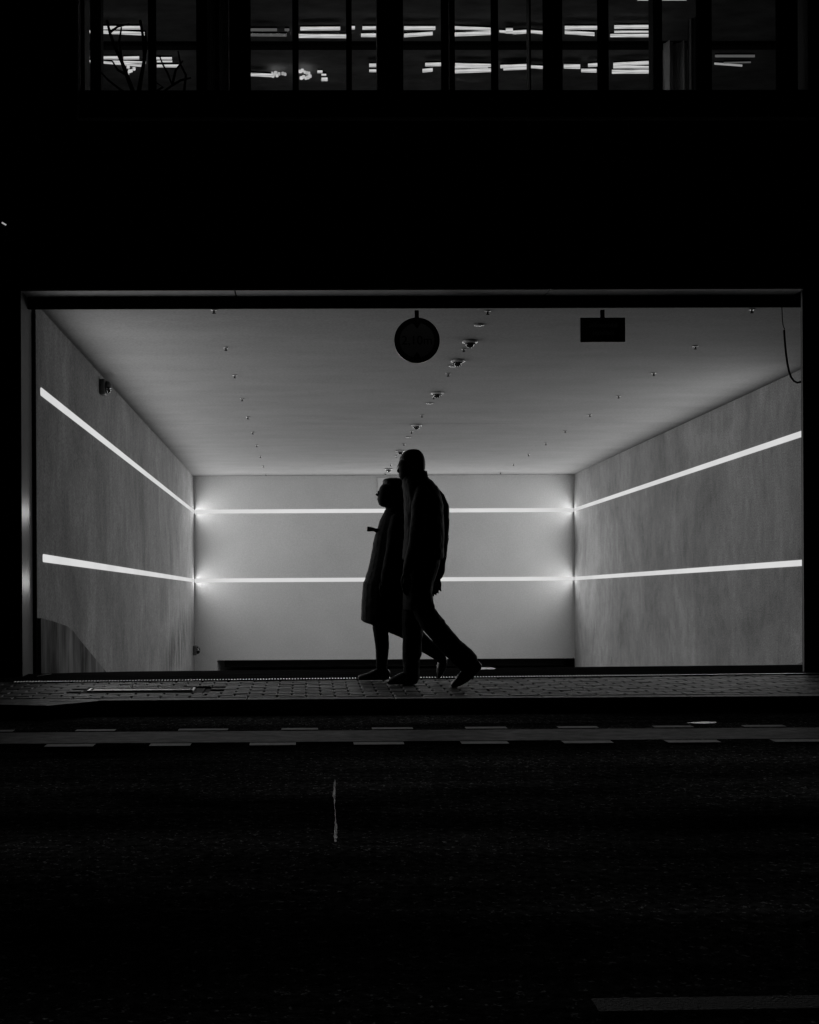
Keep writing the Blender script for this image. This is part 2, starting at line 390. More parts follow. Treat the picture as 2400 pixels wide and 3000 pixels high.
# ------------------------------------------------------------------ the building
bld = thing('garage_building', 'dark building with wide garage entrance below and lit window band above', 'building', (1, FY, 0))
JX0, JX1 = -2.300, 4.05             # opening in the facade
WZ0, WZ1 = 4.735, 7.3               # window band
WX0, WX1 = -1.80, 4.1
b = MB()
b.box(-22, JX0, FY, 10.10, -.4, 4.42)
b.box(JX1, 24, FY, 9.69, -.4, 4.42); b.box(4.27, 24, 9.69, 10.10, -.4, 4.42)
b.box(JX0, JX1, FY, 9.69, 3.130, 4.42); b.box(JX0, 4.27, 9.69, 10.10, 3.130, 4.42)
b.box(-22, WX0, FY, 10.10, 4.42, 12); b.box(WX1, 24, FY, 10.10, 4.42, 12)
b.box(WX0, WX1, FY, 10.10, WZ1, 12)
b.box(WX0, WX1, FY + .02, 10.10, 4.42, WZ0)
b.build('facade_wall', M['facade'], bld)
# underside of the lintel in panels with open joints, the jamb, the door head and its guide rails
js = [JX0 + .004, at_depth(690, 860, 9.75).x, at_depth(1605, 860, 9.75).x, JX1 + .02]
for i in range(3):
    b = MB(); b.box(js[i] + .006, js[i + 1] - .006, FY + .003, 9.88, 3.112, 3.1295); b.build('soffit_panel', M['soffit'], bld)
b = MB(); b.box(JX0 + .001, JX0 + .016, FY + .004, 10.03, -.02, 3.110); b.build('door_jamb', M['jamb'], bld)
b = MB(); b.box(JX1 - .008, JX1, FY + .002, FY + .03, -.02, 3.094); b.build('corner_trim', M['edge'], bld)
b = MB(); b.box(JX0 + .018, 4.262, 9.884, 9.92, 3.018, 3.126); b.build('door_lintel', M['black'], bld)
for a, c, y0, y1 in ((JX0 + .002, -2.258, 10.032, 10.07), (4.198, 4.262, 9.884, 10.06)):
    b = MB(); b.box(a, c, y0, y1, -.03, 3.016); b.build('guide_rail', M['black'], bld)
# tunnel
b = MB(); b.prism([(XL, 10.075, -6), (XL, YB + 3.5, -6), (XL, YB + 3.5, z_ceil(YB + 3.5)), (XL, 10.075, z_ceil(10.075))], (-.35, 0, 0)); b.build('side_wall', M['concrete'], bld)
b = MB(); b.prism([(XR, 10.104, -6), (XR, YB, -6), (XR, YB, z_ceil(YB)), (XR, 10.104, z_ceil(10.104))], (.35, 0, 0)); b.build('side_wall', M['concrete'], bld)
ys = 17.1
for y0, y1 in ((10.104, ys - .004), (ys + .004, YB)):
    b = MB(); b.prism([(XL - .3, y0, z_ceil(y0) + .002), (XL - .3, y1, z_ceil(y1) + .002), (XL - .3, y1, z_ceil(y1) + .3), (XL - .3, y0, z_ceil(y0) + .3)], (XR - XL + .6, 0, 0)); b.build('ceiling', M['ceiling'], bld)
b = MB(); b.box(XL + .002, -1.80, YB, YB + 2.9, -6, z_ceil(YB) + .2); b.box(-1.80, XR + .3, YB, YB + .5, -1.096, z_ceil(YB) + .2); b.build('back_wall', M['plaster'], bld)
# parking floor seen under the back wall
b = MB(); b.box(-1.8, 12, YB + 22, YB + 22.3, -4, -.6); b.box(-2.4, -1.81, YB + 2.91, YB + 22, -4, -.6); b.box(12, 12.3, YB + .5, YB + 22, -4, -.6); b.build('parking_wall', M['grey'], bld)
b = MB(); b.box(-2.4, 12.3, YB + .51, YB + 22, -.9, -.6); b.build('parking_ceiling', M['office_dark'], bld)
b = MB(); b.box(-1.7, 5.4, YB + .7, YB + .95, -1.30, -1.12); b.build('roller_door_housing', M['office_dark'], bld)
b = MB(); b.tube([(-1.0, YB + 2.2, -1.20), (2.0, YB + 2.2, -1.20)], .035); b.tube([(-1.0, YB + 3.0, -1.34), (3.4, YB + 3.0, -1.34)], .03); b.build('pipe', M['steel'], bld, smooth=True)
b = MB(); b.box(3.6, 3.8, YB + 3, YB + 3.2, -4, -.91); b.build('pillar', M['white'], bld)
# window band frame
def X(px, py=160): return at_depth(px, py, FY).x
b = MB(); b.box(X(228) - .008, 4.15, FY - .02, FY + .018, 4.484, 4.502); b.build('ledge_trim', M['trim'], bld)
b = MB(); b.box(X(226), X(232), FY - .02, FY + .018, 4.504, 8.2); b.build('edge_trim', M['trim'], bld)
mull = [(228, 236), (432, 450), (574, 601), (671, 732), (857, 875), (1017, 1030), (1149, 1183), (1300, 1317), (1449, 1463), (1604, 1652), (1767, 1788), (1936, 1946), (2062, 2092), (2300, 2345)]
for a, c in mull:
    b = MB(); b.box(X(a), X(c), FY + .05, FY + .19, WZ0 + .002, WZ1 - .002); b.build('mullion', M['black'], bld)
for (a, c), (e, f_) in zip(mull, mull[1:]):
    w = MB(); w.box(X(c) - .008, X(e) + .008, FY + .118, FY + .124, WZ0 - .02, WZ1 + .02); w.build('glass_pane', M['glass'], bld)
# upper floor room
b = MB(); b.box(-6, 9, 10.104, 20, 3.95, 4.05); b.build('office_floor', M['office_in'], bld)
b = MB(); b.box(-6, 9, 10.104, 20, 6.95, 7.1); b.build('office_ceiling', M['office_in'], bld)
b = MB(); b.box(-6, 9, 20, 20.2, 3.95, 7.1); b.box(-6.2, -6, 10.104, 20, 3.95, 7.1); b.box(9, 9.2, 10.104, 20, 3.95, 7.1); b.build('office_wall', M['office_in'], bld)
for yy, e_ in ((13.3, 1.0), (14.6, 1.0)):  # unseen area lamps added to brighten the room behind the panes
    li = bpy.data.lights.new('office_row_lamp', 'AREA'); li.shape = 'RECTANGLE'; li.size = 3.8; li.size_y = .1; li.energy = 5.0 * e_
    lo_ = bpy.data.objects.new('office_row_lamp', li); COL.objects.link(lo_); lo_.parent = bld; lo_.location = Vector((1.0, yy, 6.80)) - bld.location
# columns inside
for a, c, y in ((265, 296, 11.2), (1018, 1031, 10.9), (1105, 1148, 11.4), (1317, 1333, 10.9), (1551, 1556, 11.8), (1914, 1936, 11.2), (632, 643, 10.6)):
    x0 = at_depth(a, 160, y).x; x1 = at_depth(c, 160, y).x
    b = MB(); b.box(x0, x1, y, y + .15, 4.05, 6.949); b.build('column', M['office_dark'], bld)
# dark bulkheads across the office ceiling between the tube rows
b = MB(); b.box(-5.9, 8.9, 13.86, 13.98, 6.90, 6.949); b.build('ceiling_beam', M['office_dark'], bld)

# low stained upstands along the ramp edges
b = MB()
pr = [(10.09, .455), (10.6, .40), (11.2, .325), (11.52, .255), (11.62, .215), (13.45, -.33), (14.5, -.62), (18, -1.6)]
pts = [(XL + .03, y, z) for y, z in pr] + [(XL + .03, 18, -3), (XL + .03, 10.09, -1.0)]
b.prism(pts, (-.028, 0, 0)); tag(b.build('ramp_upstand', M['upstand']), 'dark stained concrete upstand with sloping top on the left wall', 'upstand')
b = MB(); b.prism([(XR - .03, 12.7, -.18), (XR - .03, 13.07, -.22), (XR - .03, 13.45, -.31), (XR - .03, 18, -1.5), (XR - .03, 18, -3), (XR - .03, 12.7, -1)], (.028, 0, 0))
tag(b.build('ramp_upstand', M['upstand']), 'tip of dark upstand at the foot of the right wall', 'upstand')

# ------------------------------------------------------------------ light strips in the tunnel walls
def strip_side(Xw, s, y0, y1, zf, hw):
    b = MB(); n_ = 6
    pts = []
    for k in range(n_ + 1):
        a = math.pi / 2 + math.pi * k / n_; pts.append((y0 + hw * .5 + hw * .5 * math.cos(a), hw * math.sin(a)))
    pts = [(y, zf(y) + dz) for y, dz in pts] + [(y1, zf(y1) - hw), (y1, zf(y1) + hw)]
    b.prism([(Xw + s * .008, y, z) for y, z in pts], (-s * .007, 0, 0)); return b.build('light_strip', M['led'])
def strip_lamp(parent, a, c, nrm, width, gain=1.0):
    a, c, nrm = Vector(a), Vector(c), Vector(nrm); ln = (c - a).length
    li = bpy.data.lights.new('strip_lamp', 'AREA'); li.shape = 'RECTANGLE'; li.size = ln; li.size_y = width
    li.energy = math.pi * ln * width * LED_RADIANCE * gain
    o = bpy.data.objects.new('strip_lamp', li); COL.objects.link(o)
    xa = (c - a).normalized(); za = -nrm; ya = za.cross(xa)
    mw = Matrix((xa, ya, za)).transposed().to_4x4(); mw.translation = (a + c) / 2 + nrm * .004
    o.parent = parent; o.matrix_world = mw; return o
G_ = 'glowing linear light strips of the tunnel walls'; HW = .034
for Xw, sd_, y0, zf, side, hgt in ((XL, 1, 10.24, z_upper, 'left', 'high'), (XL, 1, 10.30, z_lower, 'left', 'low'), (XR, -1, 12.98, z_upper, 'right', 'high'), (XR, -1, 12.98, z_lower, 'right', 'low')):
    o = tag(strip_side(Xw, sd_, y0, YB - .02, zf, HW), 'bright white light strip %s on the %s wall' % (hgt, side), 'light strip', G_)
    cut = [y0 + .02, YB - 1.6, YB - .05]
    for ya, yb in zip(cut, cut[1:]): strip_lamp(o, (Xw + sd_ * .020, ya, zf(ya)), (Xw + sd_ * .020, yb, zf(yb)), (sd_, 0, 0), HW * 2)
for zf, w in ((z_upper, 'upper'), (z_lower, 'lower')):
    b = MB(); z = zf(YB); b.box(XL + .012, XR - .012, YB - .008, YB - .001, z - .04, z + .04)
    o = tag(b.build('light_strip', M['led']), w + ' horizontal light strip across the back wall behind the couple', 'light strip', G_)
    cut = [XL + .05, XR - .05]
    for xa, xb in zip(cut, cut[1:]): strip_lamp(o, (xa, YB - .012, z), (xb, YB - .012, z), (0, -1, 0), .08, 1.25)

# ------------------------------------------------------------------ ceiling fittings
sp = thing('sprinkler_head', 'x', 'sprinkler', (0, 0, 0), 'sprinkler heads on the tunnel ceiling')
b = MB(); b.lathe((0, 0, 0), [(.004, -.001), (.036, -.001), (.033, -.005), (.02, -.008), (.004, -.008)]); b.build('rosette', M['fitting'], sp, smooth=True)
b = MB(); b.lathe((0, 0, 0), [(.010, -.008), (.010, -.022), (.007, -.032), (.019, -.034), (.019, -.038), (.002, -.039)], 12); b.build('nozzle', M['black'], sp)
first = True
rows = [('left', -.78, [10.33, 11.88, 13.35, 14.9, 16.4, 17.9, 19.4, 20.9, 22.4, 23.9]),
        ('middle', 1.60, [10.40, 11.97, 13.3, 14.8, 16.3, 17.9, 19.3, 20.9, 22.3, 23.8]),
        ('right', 3.90, [10.37, 11.88, 13.3, 14.8, 16.3, 17.85, 19.3, 20.8, 22.3, 23.8])]
for nm, x, yl in rows:
    for i, y in enumerate(yl):
        lb = '%s small dark sprinkler head in the %s row on the ceiling' % (ORD[i], nm)
        if first: sp.scale = (.82, .82, .82); sp.location = (x, y, z_ceil(y)); sp['label'] = lb; first = False
        else: copy_thing(sp, (x, y, z_ceil(y)), lb)
sd = thing('smoke_detector', 'x', 'detector', (0, 0, 0), 'domed detectors on the tunnel ceiling')
b = MB(); b.lathe((0, 0, 0), [(.004, -.001), (.075, -.001), (.075, -.018), (.062, -.024), (.004, -.024)]); b.build('base', M['fitting'], sd, smooth=True)
b = MB(); b.lathe((0, 0, 0), [(.052, -.024), (.048, -.040), (.035, -.057), (.016, -.067), (.002, -.069)]); b.build('dome', M['lens'], sd, smooth=True)
for i, y in enumerate([11.6, 12.54, 14.5, 17.2, 20.2, 23.0]):
    lb = '%s dark domed detector with pale base along the middle of the ceiling' % ORD[i]
    if i == 0: sd.location = (1.61, y, z_ceil(y)); sd['label'] = lb
    else: copy_thing(sd, (1.61, y, z_ceil(y)), lb)
for i, y in enumerate([10.92, 12.85, 15.3, 18.5]):
    if i == 0:
        b = MB(); b.lathe((0, 0, 0), [(.004, -.001), (.05, -.001), (.046, -.008), (.004, -.009)]); pl = b.build('blank_plate', M['grey'], smooth=True)
        pl.location = (1.60, y, z_ceil(y)); tag(pl, ORD[i] + ' small flat round plate on the middle of the ceiling', 'cover plate', 'flat round plates on the tunnel ceiling')
    else:
        c = pl.copy(); COL.objects.link(c); c.location = (1.60, y, z_ceil(y)); c['label'] = ORD[i] + ' small flat round plate on the middle of the ceiling'
# wall cameras
def wall_camera(y, z, lab, s):
    t = thing('security_camera', lab, 'camera', (XL, y, z), 'cameras on the left wall')
    b = MB(); b.box(XL + .001, XL + .075 * s, y - .09 * s, y + .09 * s, z - .10 * s, z + .10 * s); b.build('housing', M['camera_grey'], t, bevel=.012)
    b = MB(); b.rings([[Vector((XL + .075 * s + d * s, y + r * s * math.cos(k * math.pi / 8), z + r * s * math.sin(k * math.pi / 8))) for k in range(16)] for r, d in ((.082, .001), (.082, .03), (.07, .05), (.045, .068), (.01, .074))]); b.build('lens_dome', M['lens'], t, smooth=True)
wall_camera(13.25, 2.855, 'small box camera high on the left wall just under the ceiling', .85)
wall_camera(24.0, -.87, 'small dark camera low on the left wall at the back corner', .95)
b = MB(); b.box(1.477, 1.95, YB - .03, YB - .001, 2.15, 2.60); tag(b.build('wall_box', M['paper'], bevel=.006), 'pale flat box on back wall under the ceiling behind the heads', 'box')

# ------------------------------------------------------------------ hanging signs
def text_mesh(body, size, loc, m, name, parent, ext=.001):
    cu = bpy.data.curves.new(name, 'FONT'); cu.body = body; cu.size = size; cu.align_x = 'CENTER'; cu.align_y = 'CENTER'; cu.extrude = ext
    tmp = bpy.data.objects.new('tmp', cu); COL.objects.link(tmp)
    bpy.context.view_layer.update()
    me = bpy.data.meshes.new_from_object(tmp.evaluated_get(bpy.context.evaluated_depsgraph_get()))
    bpy.data.objects.remove(tmp)
    me.transform(Matrix.Translation(Vector(loc) - world_loc(parent)) @ Matrix.Rotation(math.pi / 2, 4, 'X'))
    me.name = name; me.materials.clear(); me.materials.append(m)
    o = bpy.data.objects.new(name, me); COL.objects.link(o); o.parent = parent; return o
SY = 9.98
c = at_depth(1222, 997, SY); R_ = 67.0 / FPX * SY
t = thing('height_sign', 'round clearance sign hanging from the entrance lintel', 'sign', (c.x, SY, 3.018))
def disc(r, y0, y1, seg=48): return MB().rings([[Vector((c.x + r * math.cos(k * 2 * math.pi / seg), y, c.z + r * math.sin(k * 2 * math.pi / seg))) for k in range(seg)] for y in (y0, y1)])
disc(R_, SY, SY + .02).build('ring', M['sign_red'], t)
disc(R_ * .76, SY - .002, SY - .0005).build('face', M['sign_white'], t)
for s in (1, -1):
    b = MB(); b.prism([(c.x - .035, SY - .0035, c.z + s * R_ * .76), (c.x + .035, SY - .0035, c.z + s * R_ * .76), (c.x, SY - .0035, c.z + s * R_ * .50)], (0, .001, 0)); b.build('arrow', M['sign_black'], t)
text_mesh('2,10m', .105, (c.x, SY - .003, c.z - .004), M['sign_black'], 'lettering', t)
b = MB(); b.box(c.x - .017, c.x + .017, SY + .002, SY + .018, c.z + R_ * .97, 3.017); b.build('hanger', M['black'], t)
c2 = at_depth(1766.5, 966, SY); hx, hz = 66.5 / FPX * SY, 36.0 / FPX * SY
t = thing('notice_sign', 'dark rectangular sign hanging from the entrance lintel', 'sign', (c2.x, SY, 3.018))
b = MB(); b.box(c2.x - hx, c2.x + hx, SY, SY + .02, c2.z - hz, c2.z + hz); b.build('panel', M['sign_black'], t, bevel=.006)
random.seed(3)
for zz, w in ((.035, .115), (-.03, .085)):
    x = -w; b = MB()
    while x < w:
        dx = random.uniform(.008, .02); b.box(c2.x + x, c2.x + x + dx * .7, SY - .003, SY - .0005, c2.z + zz - .014, c2.z + zz + random.choice((.014, .022, .012))); x += dx
    b.build('lettering', M['grey'], t)
b = MB(); x = at_depth(1766, 917, SY).x; b.box(x - .017, x + .017, SY + .002, SY + .018, c2.z + hz - .002, 3.017); b.build('hanger', M['black'], t)
# loose cable at the right
cab = thing('loose_cable', 'thin loose cable hanging in a loop at the right end of the lintel', 'cable', at_depth(2291, 905, 10.02))
b = MB(); b.tube([at_depth(px, py, 10.02) for px, py in ((2291, 898), (2291.5, 915), (2292.5, 935), (2294, 950), (2296, 958), (2299.5, 965))], .0042, 8); b.build('cord', M['black'], cab, smooth=True)
b = MB(); b.tube([at_depth(px, py, 10.02) for px, py in ((2297.5, 967), (2298.5, 985), (2300.5, 1010), (2303, 1035), (2307, 1065), (2312, 1088), (2318, 1105), (2326, 1116), (2336, 1121), (2346, 1119), (2354, 1114))], .0085, 10); b.build('hose', M['black'], cab, smooth=True)
# small glowing tube added for a bright dash far left
t = thing('wall_lamp', 'tiny lit lamp high on the dark facade at the left edge', 'lamp', at_depth(12, 655, FY))
p0 = at_depth(6, 652, FY - .05); p1 = at_depth(18, 659, FY - .05)
b = MB(); b.tube([p0, p1], .006, 8); b.build('tube', emit('wall_lamp_glow', .35), t)
b = MB(); b.box(p0.x - .01, p1.x + .01, FY - .03, FY - .001, p1.z - .01, p0.z + .02); b.build('bracket', M['black'], t)

# ------------------------------------------------------------------ glowing tubes for window reflections, curtains and plant on the upper floor
def bay_of(px):
    for i in range(len(mull) - 1):
        if px < (mull[i + 1][0] + mull[i + 1][1]) / 2: return i
    return len(mull) - 2
ZL = 6.86
lamps = [  # x0,x1,y0,y1,thickness px,dim; window reflections built as glowing tubes
 (240, 262, 82, 82, 11, 0), (296, 415, 82, 82, 11, 0), (258, 288, 93, 97, 9, 0), (290, 428, 94, 100, 11, 0),
 (880, 997, 85, 84, 12, 0), (876, 1017, 106, 107, 13, 0), (1031, 1040, 82, 82, 11, 0), (1062, 1148, 83, 82, 11, 0), (1058, 1107, 104, 104, 12, 0),
 (1184, 1276, 83, 83, 12, 0), (1184, 1268, 105, 99, 12, 0), (1333, 1450, 82, 87, 10, 0), (1307, 1446, 103, 97, 13, 0),
 (1463, 1482, 93, 94, 8, 0), (1482, 1503, 91, 91, 19, 0), (1503, 1552, 96, 93, 12, 0), (1552, 1598, 93, 97, 10, 0),
 (1655, 1751, 82, 82, 12, 0), (1655, 1742, 95, 101, 12, 0), (1800, 1914, 80, 79, 12, 0), (1800, 1904, 94, 94, 6, 0), (1788, 1935, 105, 105, 10, 0), (1868, 2012, -1, -1, 6, 0),
 (735, 812, 88, 88, 9, 1), (735, 840, 103, 104, 9, 1), (834, 848, 88, 88, 8, 1),
 (236, 263, 170, 169, 10, 0), (299, 356, 170, 170, 10, 0), (362, 408, 171, 170, 10, 0), (258, 288, 180, 181, 7, 0), (301, 418, 183, 193, 8, 0), (330, 428, 181, 184, 6, 0),
 (452, 504, 172, 172, 8, 0), (460, 505, 181, 181, 5, 0), (460, 524, 194, 194, 9, 0),
 (735, 800, 219, 222, 11, 0), (930, 945, 211, 211, 9, 0), (942, 956, 220, 220, 6, 0), (942, 960, 233, 233, 12, 0),
 (1082, 1148, 192, 192, 12, 0), (1082, 1109, 208, 208, 9, 0), (1246, 1298, 190, 189, 12, 0), (1238, 1268, 208, 205, 12, 0),
 (1334, 1453, 190, 193, 10, 0), (1322, 1430, 198, 197, 7, 0), (1307, 1440, 211, 206, 13, 0), (1466, 1552, 196, 193, 11, 0), (1475, 1552, 203, 200, 9, 0), (1552, 1604, 196, 199, 10, 0),
 (1652, 1700, 195, 196, 15, 0), (1723, 1758, 192, 190, 11, 0), (1703, 1748, 207, 208, 12, 0), (1797, 1911, 190, 184, 12, 0), (1797, 1906, 197, 198, 8, 0), (1793, 1933, 211, 210, 13, 0),
 (2095, 2212, 165, 165, 8, 1), (2093, 2175, 187, 193, 6, 2), (2120, 2200, 185, 183, 4, 1)]
ct = {}
for (a, c_, y0, y1, th, dim) in lamps:
    rw = 'front' if (y0 + y1) / 2 < 140 else 'rear'
    k = (bay_of((a + c_) / 2), rw); ct.setdefault(k, 0); ct[k] += 1
seen = {}
def pt_ceil(px, py):
    d = ray(px, py); return CAMP + d * ((ZL - CAM_H) / d.z)
ORDB = ['first', 'second', 'third', 'fourth', 'fifth', 'sixth', 'seventh', 'eighth', 'ninth', 'tenth', 'eleventh', 'twelfth', 'thirteenth']
for (a, c_, y0, y1, th, dim) in lamps:
    rw = 'front' if (y0 + y1) / 2 < 140 else 'rear'
    k = (bay_of((a + c_) / 2), rw); i = seen.get(k, 0); seen[k] = i + 1
    if y0 < 0: lab = 'ceiling tube at the very top edge of the window band'
    else:
        q = '' if ct[k] == 1 else ORDB[i] + ' listed '
        lab = None
    th = th * .78
    pts = [pt_ceil(a, y0 - th / 2), pt_ceil(c_, y1 - th / 2), pt_ceil(c_, y1 + th / 2), pt_ceil(a, y0 + th / 2)]
    cen = sum(pts, Vector()) / 4
    t = thing('ceiling_lamp', lab or 'x', 'ceiling lamp', (cen.x, cen.y, ZL), 'linear ceiling lamps on the upper floor')
    t['_k'] = '%d/%s' % k; t['_px'] = (a + c_) / 2; t['_py'] = (y0 + y1) / 2; t['_dim'] = dim; t['_len'] = c_ - a
    b = MB(); b.prism(pts, (0, 0, .006)); b.build('diffuser', M['office_dim'] if dim == 1 else (M['office'] if dim == 0 else emit('office_lamp_half', .35)), t)
    b = MB(); b.prism([cen + (p - cen) * 1.0 + Vector((0, 0, .007)) for p in pts], (0, 0, .02)); b.build('housing', M['office_dark'], t)
# give every tube a label by its window bay, its row and its place within that row
groups = {}
for o in COL.objects:
    if o.name.startswith('ceiling_lamp') and o.parent is None and o['label'] == 'x': groups.setdefault(o['_k'], []).append(o)
for kk, os_ in groups.items():
    bay, rw = kk.split('/'); bay = ORDB[int(bay)]
    dimw = 'faint' if os_[0]['_dim'] == 1 else 'bright'
    os_.sort(key=lambda o: (round(o['_py'] / 7), o['_px']))
    n_ = len(os_)
    for i, o in enumerate(os_):
        where = {1: 'only', 2: ('upper', 'lower')[i] if n_ == 2 else ''}.get(n_, '') if n_ <= 2 else ('top' if i == 0 else 'lowest' if i == n_ - 1 else ORDB[i] + ' down')
        ln = 'short' if o['_len'] < 45 else 'long'
        o['label'] = '%s %s tube, %s in the %s row behind the %s pane' % (dimw, ln, where, rw, bay)
for o in COL.objects:
    for kk in ('_k', '_px', '_py', '_dim', '_len'):
        if kk in o: del o[kk]
# small glowing discs in clusters, for blurred light dots in the panes
def spot(px, py, r, lab, grp):
    p = pt_ceil(px, py); b = MB(); b.lathe((p.x, p.y, ZL), [(.002, 0), (r, 0), (r, .03), (.002, .03)], 12); return tag(b.build('spot_lamp', M['office']), lab, 'spot lamp', grp)
random.seed(11)
cl = [('left of the fourth pane', [(797, 219), (803, 222), (808, 217), (812, 225), (818, 220), (829, 219), (836, 221), (800, 226)]),
      ('fifth pane, upper row', [(880, 213), (886, 210), (893, 215), (899, 217), (906, 218)]),
      ('fifth pane, lower row', [(883, 232), (890, 229), (896, 233), (902, 230), (908, 227)]),
      ('first pane below the tubes', [(376, 200), (380, 212), (376, 218), (386, 211), (393, 205)])]
for w, ps in cl:
    for i, (px, py) in enumerate(ps): spot(px, py, random.uniform(.012, .022), '%s tiny spot lamp from the left, %s' % (ORDB[i], w), 'small round spot lamps on the upper floor')
def curtain(px0, px1, y, z0, z1, lab, amp=.05, per=.22):
    x0, x1 = at_depth(px0, 160, y).x, at_depth(px1, 160, y).x; N = 60; b = MB(); rs = []
    for z in (z0, z0 + (z1 - z0) * .5, z1):
        rs.append([Vector((x0 + (x1 - x0) * k / N, y + amp * math.sin(2 * math.pi * (x1 - x0) * k / N / per + .4 * z) + .02 * math.sin(31 * k / N), z)) for k in range(N + 1)])
    vs = [[b.bm.verts.new(p) for p in r_] for r_ in rs]
    for p_, q_ in zip(vs, vs[1:]):
        for k in range(N): b.bm.faces.new((p_[k], p_[k + 1], q_[k + 1], q_[k]))
    o = b.build('curtain', M['curtain'], smooth=True); md = o.modifiers.new('thickness', 'SOLIDIFY'); md.thickness = .004
    return tag(o, lab, 'curtain', 'curtains behind the upper windows')
curtain(1946, 2016, 13.6, 4.06, 6.82, 'folded curtain with bright stripes behind the eleventh pane', .05, .16)
curtain(2018, 2060, 11.2, 4.3, 6.0, 'dim folded curtain beside the broad dark post on the right', .03, .12)
curtain(601, 632, 10.7, 4.1, 6.9, 'narrow grey curtain left of the third pane', .03, .2)
curtain(643, 671, 10.8, 4.1, 6.9, 'dim narrow curtain right of the third pane', .03, .2)
# bare twigs of an indoor plant behind the leftmost pane
pl = thing('indoor_plant', 'bare branching plant standing behind the two leftmost panes', 'plant', (at_depth(400, 262, 10.35).x, 10.35, 4.05))
b = MB(); b.lathe((pl.location.x, 10.35, 4.05), [(.10, 0), (.15, .32), (.16, .34), (.12, .34), (.11, .30), (.002, .30)]); b.build('pot', M['black'], pl)
b = MB()
tw = [[(392, 290), (388, 262), (372, 220), (357, 180), (338, 140), (322, 95), (314, 60)], [(404, 290), (408, 262), (416, 215), (424, 170), (420, 110), (411, 60)], [(398, 290), (352, 262), (318, 235), (296, 212)],
      [(424, 170), (429, 140), (426, 90)], [(450, 290), (505, 250), (492, 215), (478, 190), (468, 165)], [(505, 250), (515, 205), (536, 178)], [(357, 180), (350, 120), (356, 80)], [(420, 290), (478, 255), (455, 240)], [(540, 268), (545, 220), (530, 190), (522, 150)],
      [(322, 95), (345, 78), (380, 70)], [(372, 220), (345, 205), (330, 180)], [(505, 250), (530, 235), (560, 228)]]
for i, path in enumerate(tw):
    rr = .022 if i in (0, 1) else .012
    b.tube([at_depth(px, py, 10.35 + .05 * math.sin(i * 2.1)) for px, py in path], [rr * (1 - .6 * k / len(path)) for k in range(len(path))], 7)
b.build('stems', M['bark'], pl, smooth=True)

# ------------------------------------------------------------------ the couple
class Fig:
    """builds lofts from profile measurements (a,b) of the walking figures at a given distance"""
    def __init__(s, D): s.D = D; s.k = s.D / FPX / 2.764; s.b = MB()
    def q(s, a, c, yo=0.0): return at_depth(950 + a / 2.764, 1280 + c / 2.764, s.D + yo)
    def upright(s, rows, yo=0.0, seg=24, pw=2.3):
        rs = []
        for (c, f_, bk, hd) in rows:
            p, q_ = s.q(f_, c, yo), s.q(bk, c, yo); cx_ = (p.x + q_.x) / 2; rx = abs(q_.x - p.x) / 2; r_ = []
            for k in range(seg):
                a = 2 * math.pi * k / seg; ca, sa = math.cos(a), math.sin(a)
                r_.append(Vector((cx_ + rx * math.copysign(abs(ca) ** (2 / pw), ca), s.D + yo + hd * math.copysign(abs(sa) ** (2 / pw), sa), (p.z + q_.z) / 2)))
            rs.append(r_)
        s.b.rings(rs); return s
    def path(s, pts, seg=16):       # (a, c, half width in profile units, half depth m, depth offset)
        ps = [s.q(p[0], p[1], p[4]) for p in pts]; rs = []
        for i, p in enumerate(ps):
            t = ps[min(i + 1, len(ps) - 1)] - ps[max(i - 1, 0)]; t.y = 0; t.normalize(); nn = Vector((-t.z, 0, t.x))
            w = pts[i][2] * s.k; hd = pts[i][3]
            rs.append([p + nn * (w * math.cos(2 * math.pi * k / seg)) + Vector((0, hd * math.sin(2 * math.pi * k / seg), 0)) for k in range(seg)])
        t0 = (ps[0] - ps[1]).normalized(); t1 = (ps[-1] - ps[-2]).normalized()
        def cap(r_, t, w):
            c_ = sum(r_, Vector()) / len(r_); return [c_ + (v - c_) * .6 + t * w * .55 for v in r_]
        rs = [cap(rs[0], t0, min(pts[0][2] * s.k, pts[0][3]))] + rs + [cap(rs[-1], t1, min(pts[-1][2] * s.k, pts[-1][3]))]
        s.b.rings(rs); return s
    def hand(s, wrist, knuck, yo, tips, thumb, w=.034):
        W, K = s.q(*wrist, yo), s.q(*knuck, yo)
        d = (K - W).normalized(); nn = Vector((-d.z, 0, d.x)); seg = 12; rs = []
        for f_, a, c_ in ((0, .024, .020), (.35, .036, .017), (.75, .041, .016), (1.0, .038, .014)):
            p = W + (K - W) * f_; rs.append([p + nn * (a * math.cos(2 * math.pi * k / seg)) + Vector((0, c_ * math.sin(2 * math.pi * k / seg), 0)) for k in range(seg)])
        s.b.rings(rs)
        for i, tp in enumerate(tips):
            base = K + nn * (.030 - .020 * i) - d * .006; T = s.q(*tp, yo - .015); mid = (base + T) / 2 + Vector((0, .010, 0)) + d * .004
            s.b.tube([base, base * .5 + mid * .5, mid, mid * .45 + T * .55, T], [.0086, .0082, .0080, .0074, .0058], 8)
        p0 = W + (K - W) * .3; T = s.q(*thumb, yo - .03)
        s.b.tube([p0, (p0 + T) / 2 + Vector((0, -.012, 0)), T], [.013, .011, .0075], 8)
        return s
    def done(s, name, m, parent, vox=.008, folds=0.0): o = s.b.build(name, m, parent, remesh=vox, folds=folds); s.b = MB(); return o

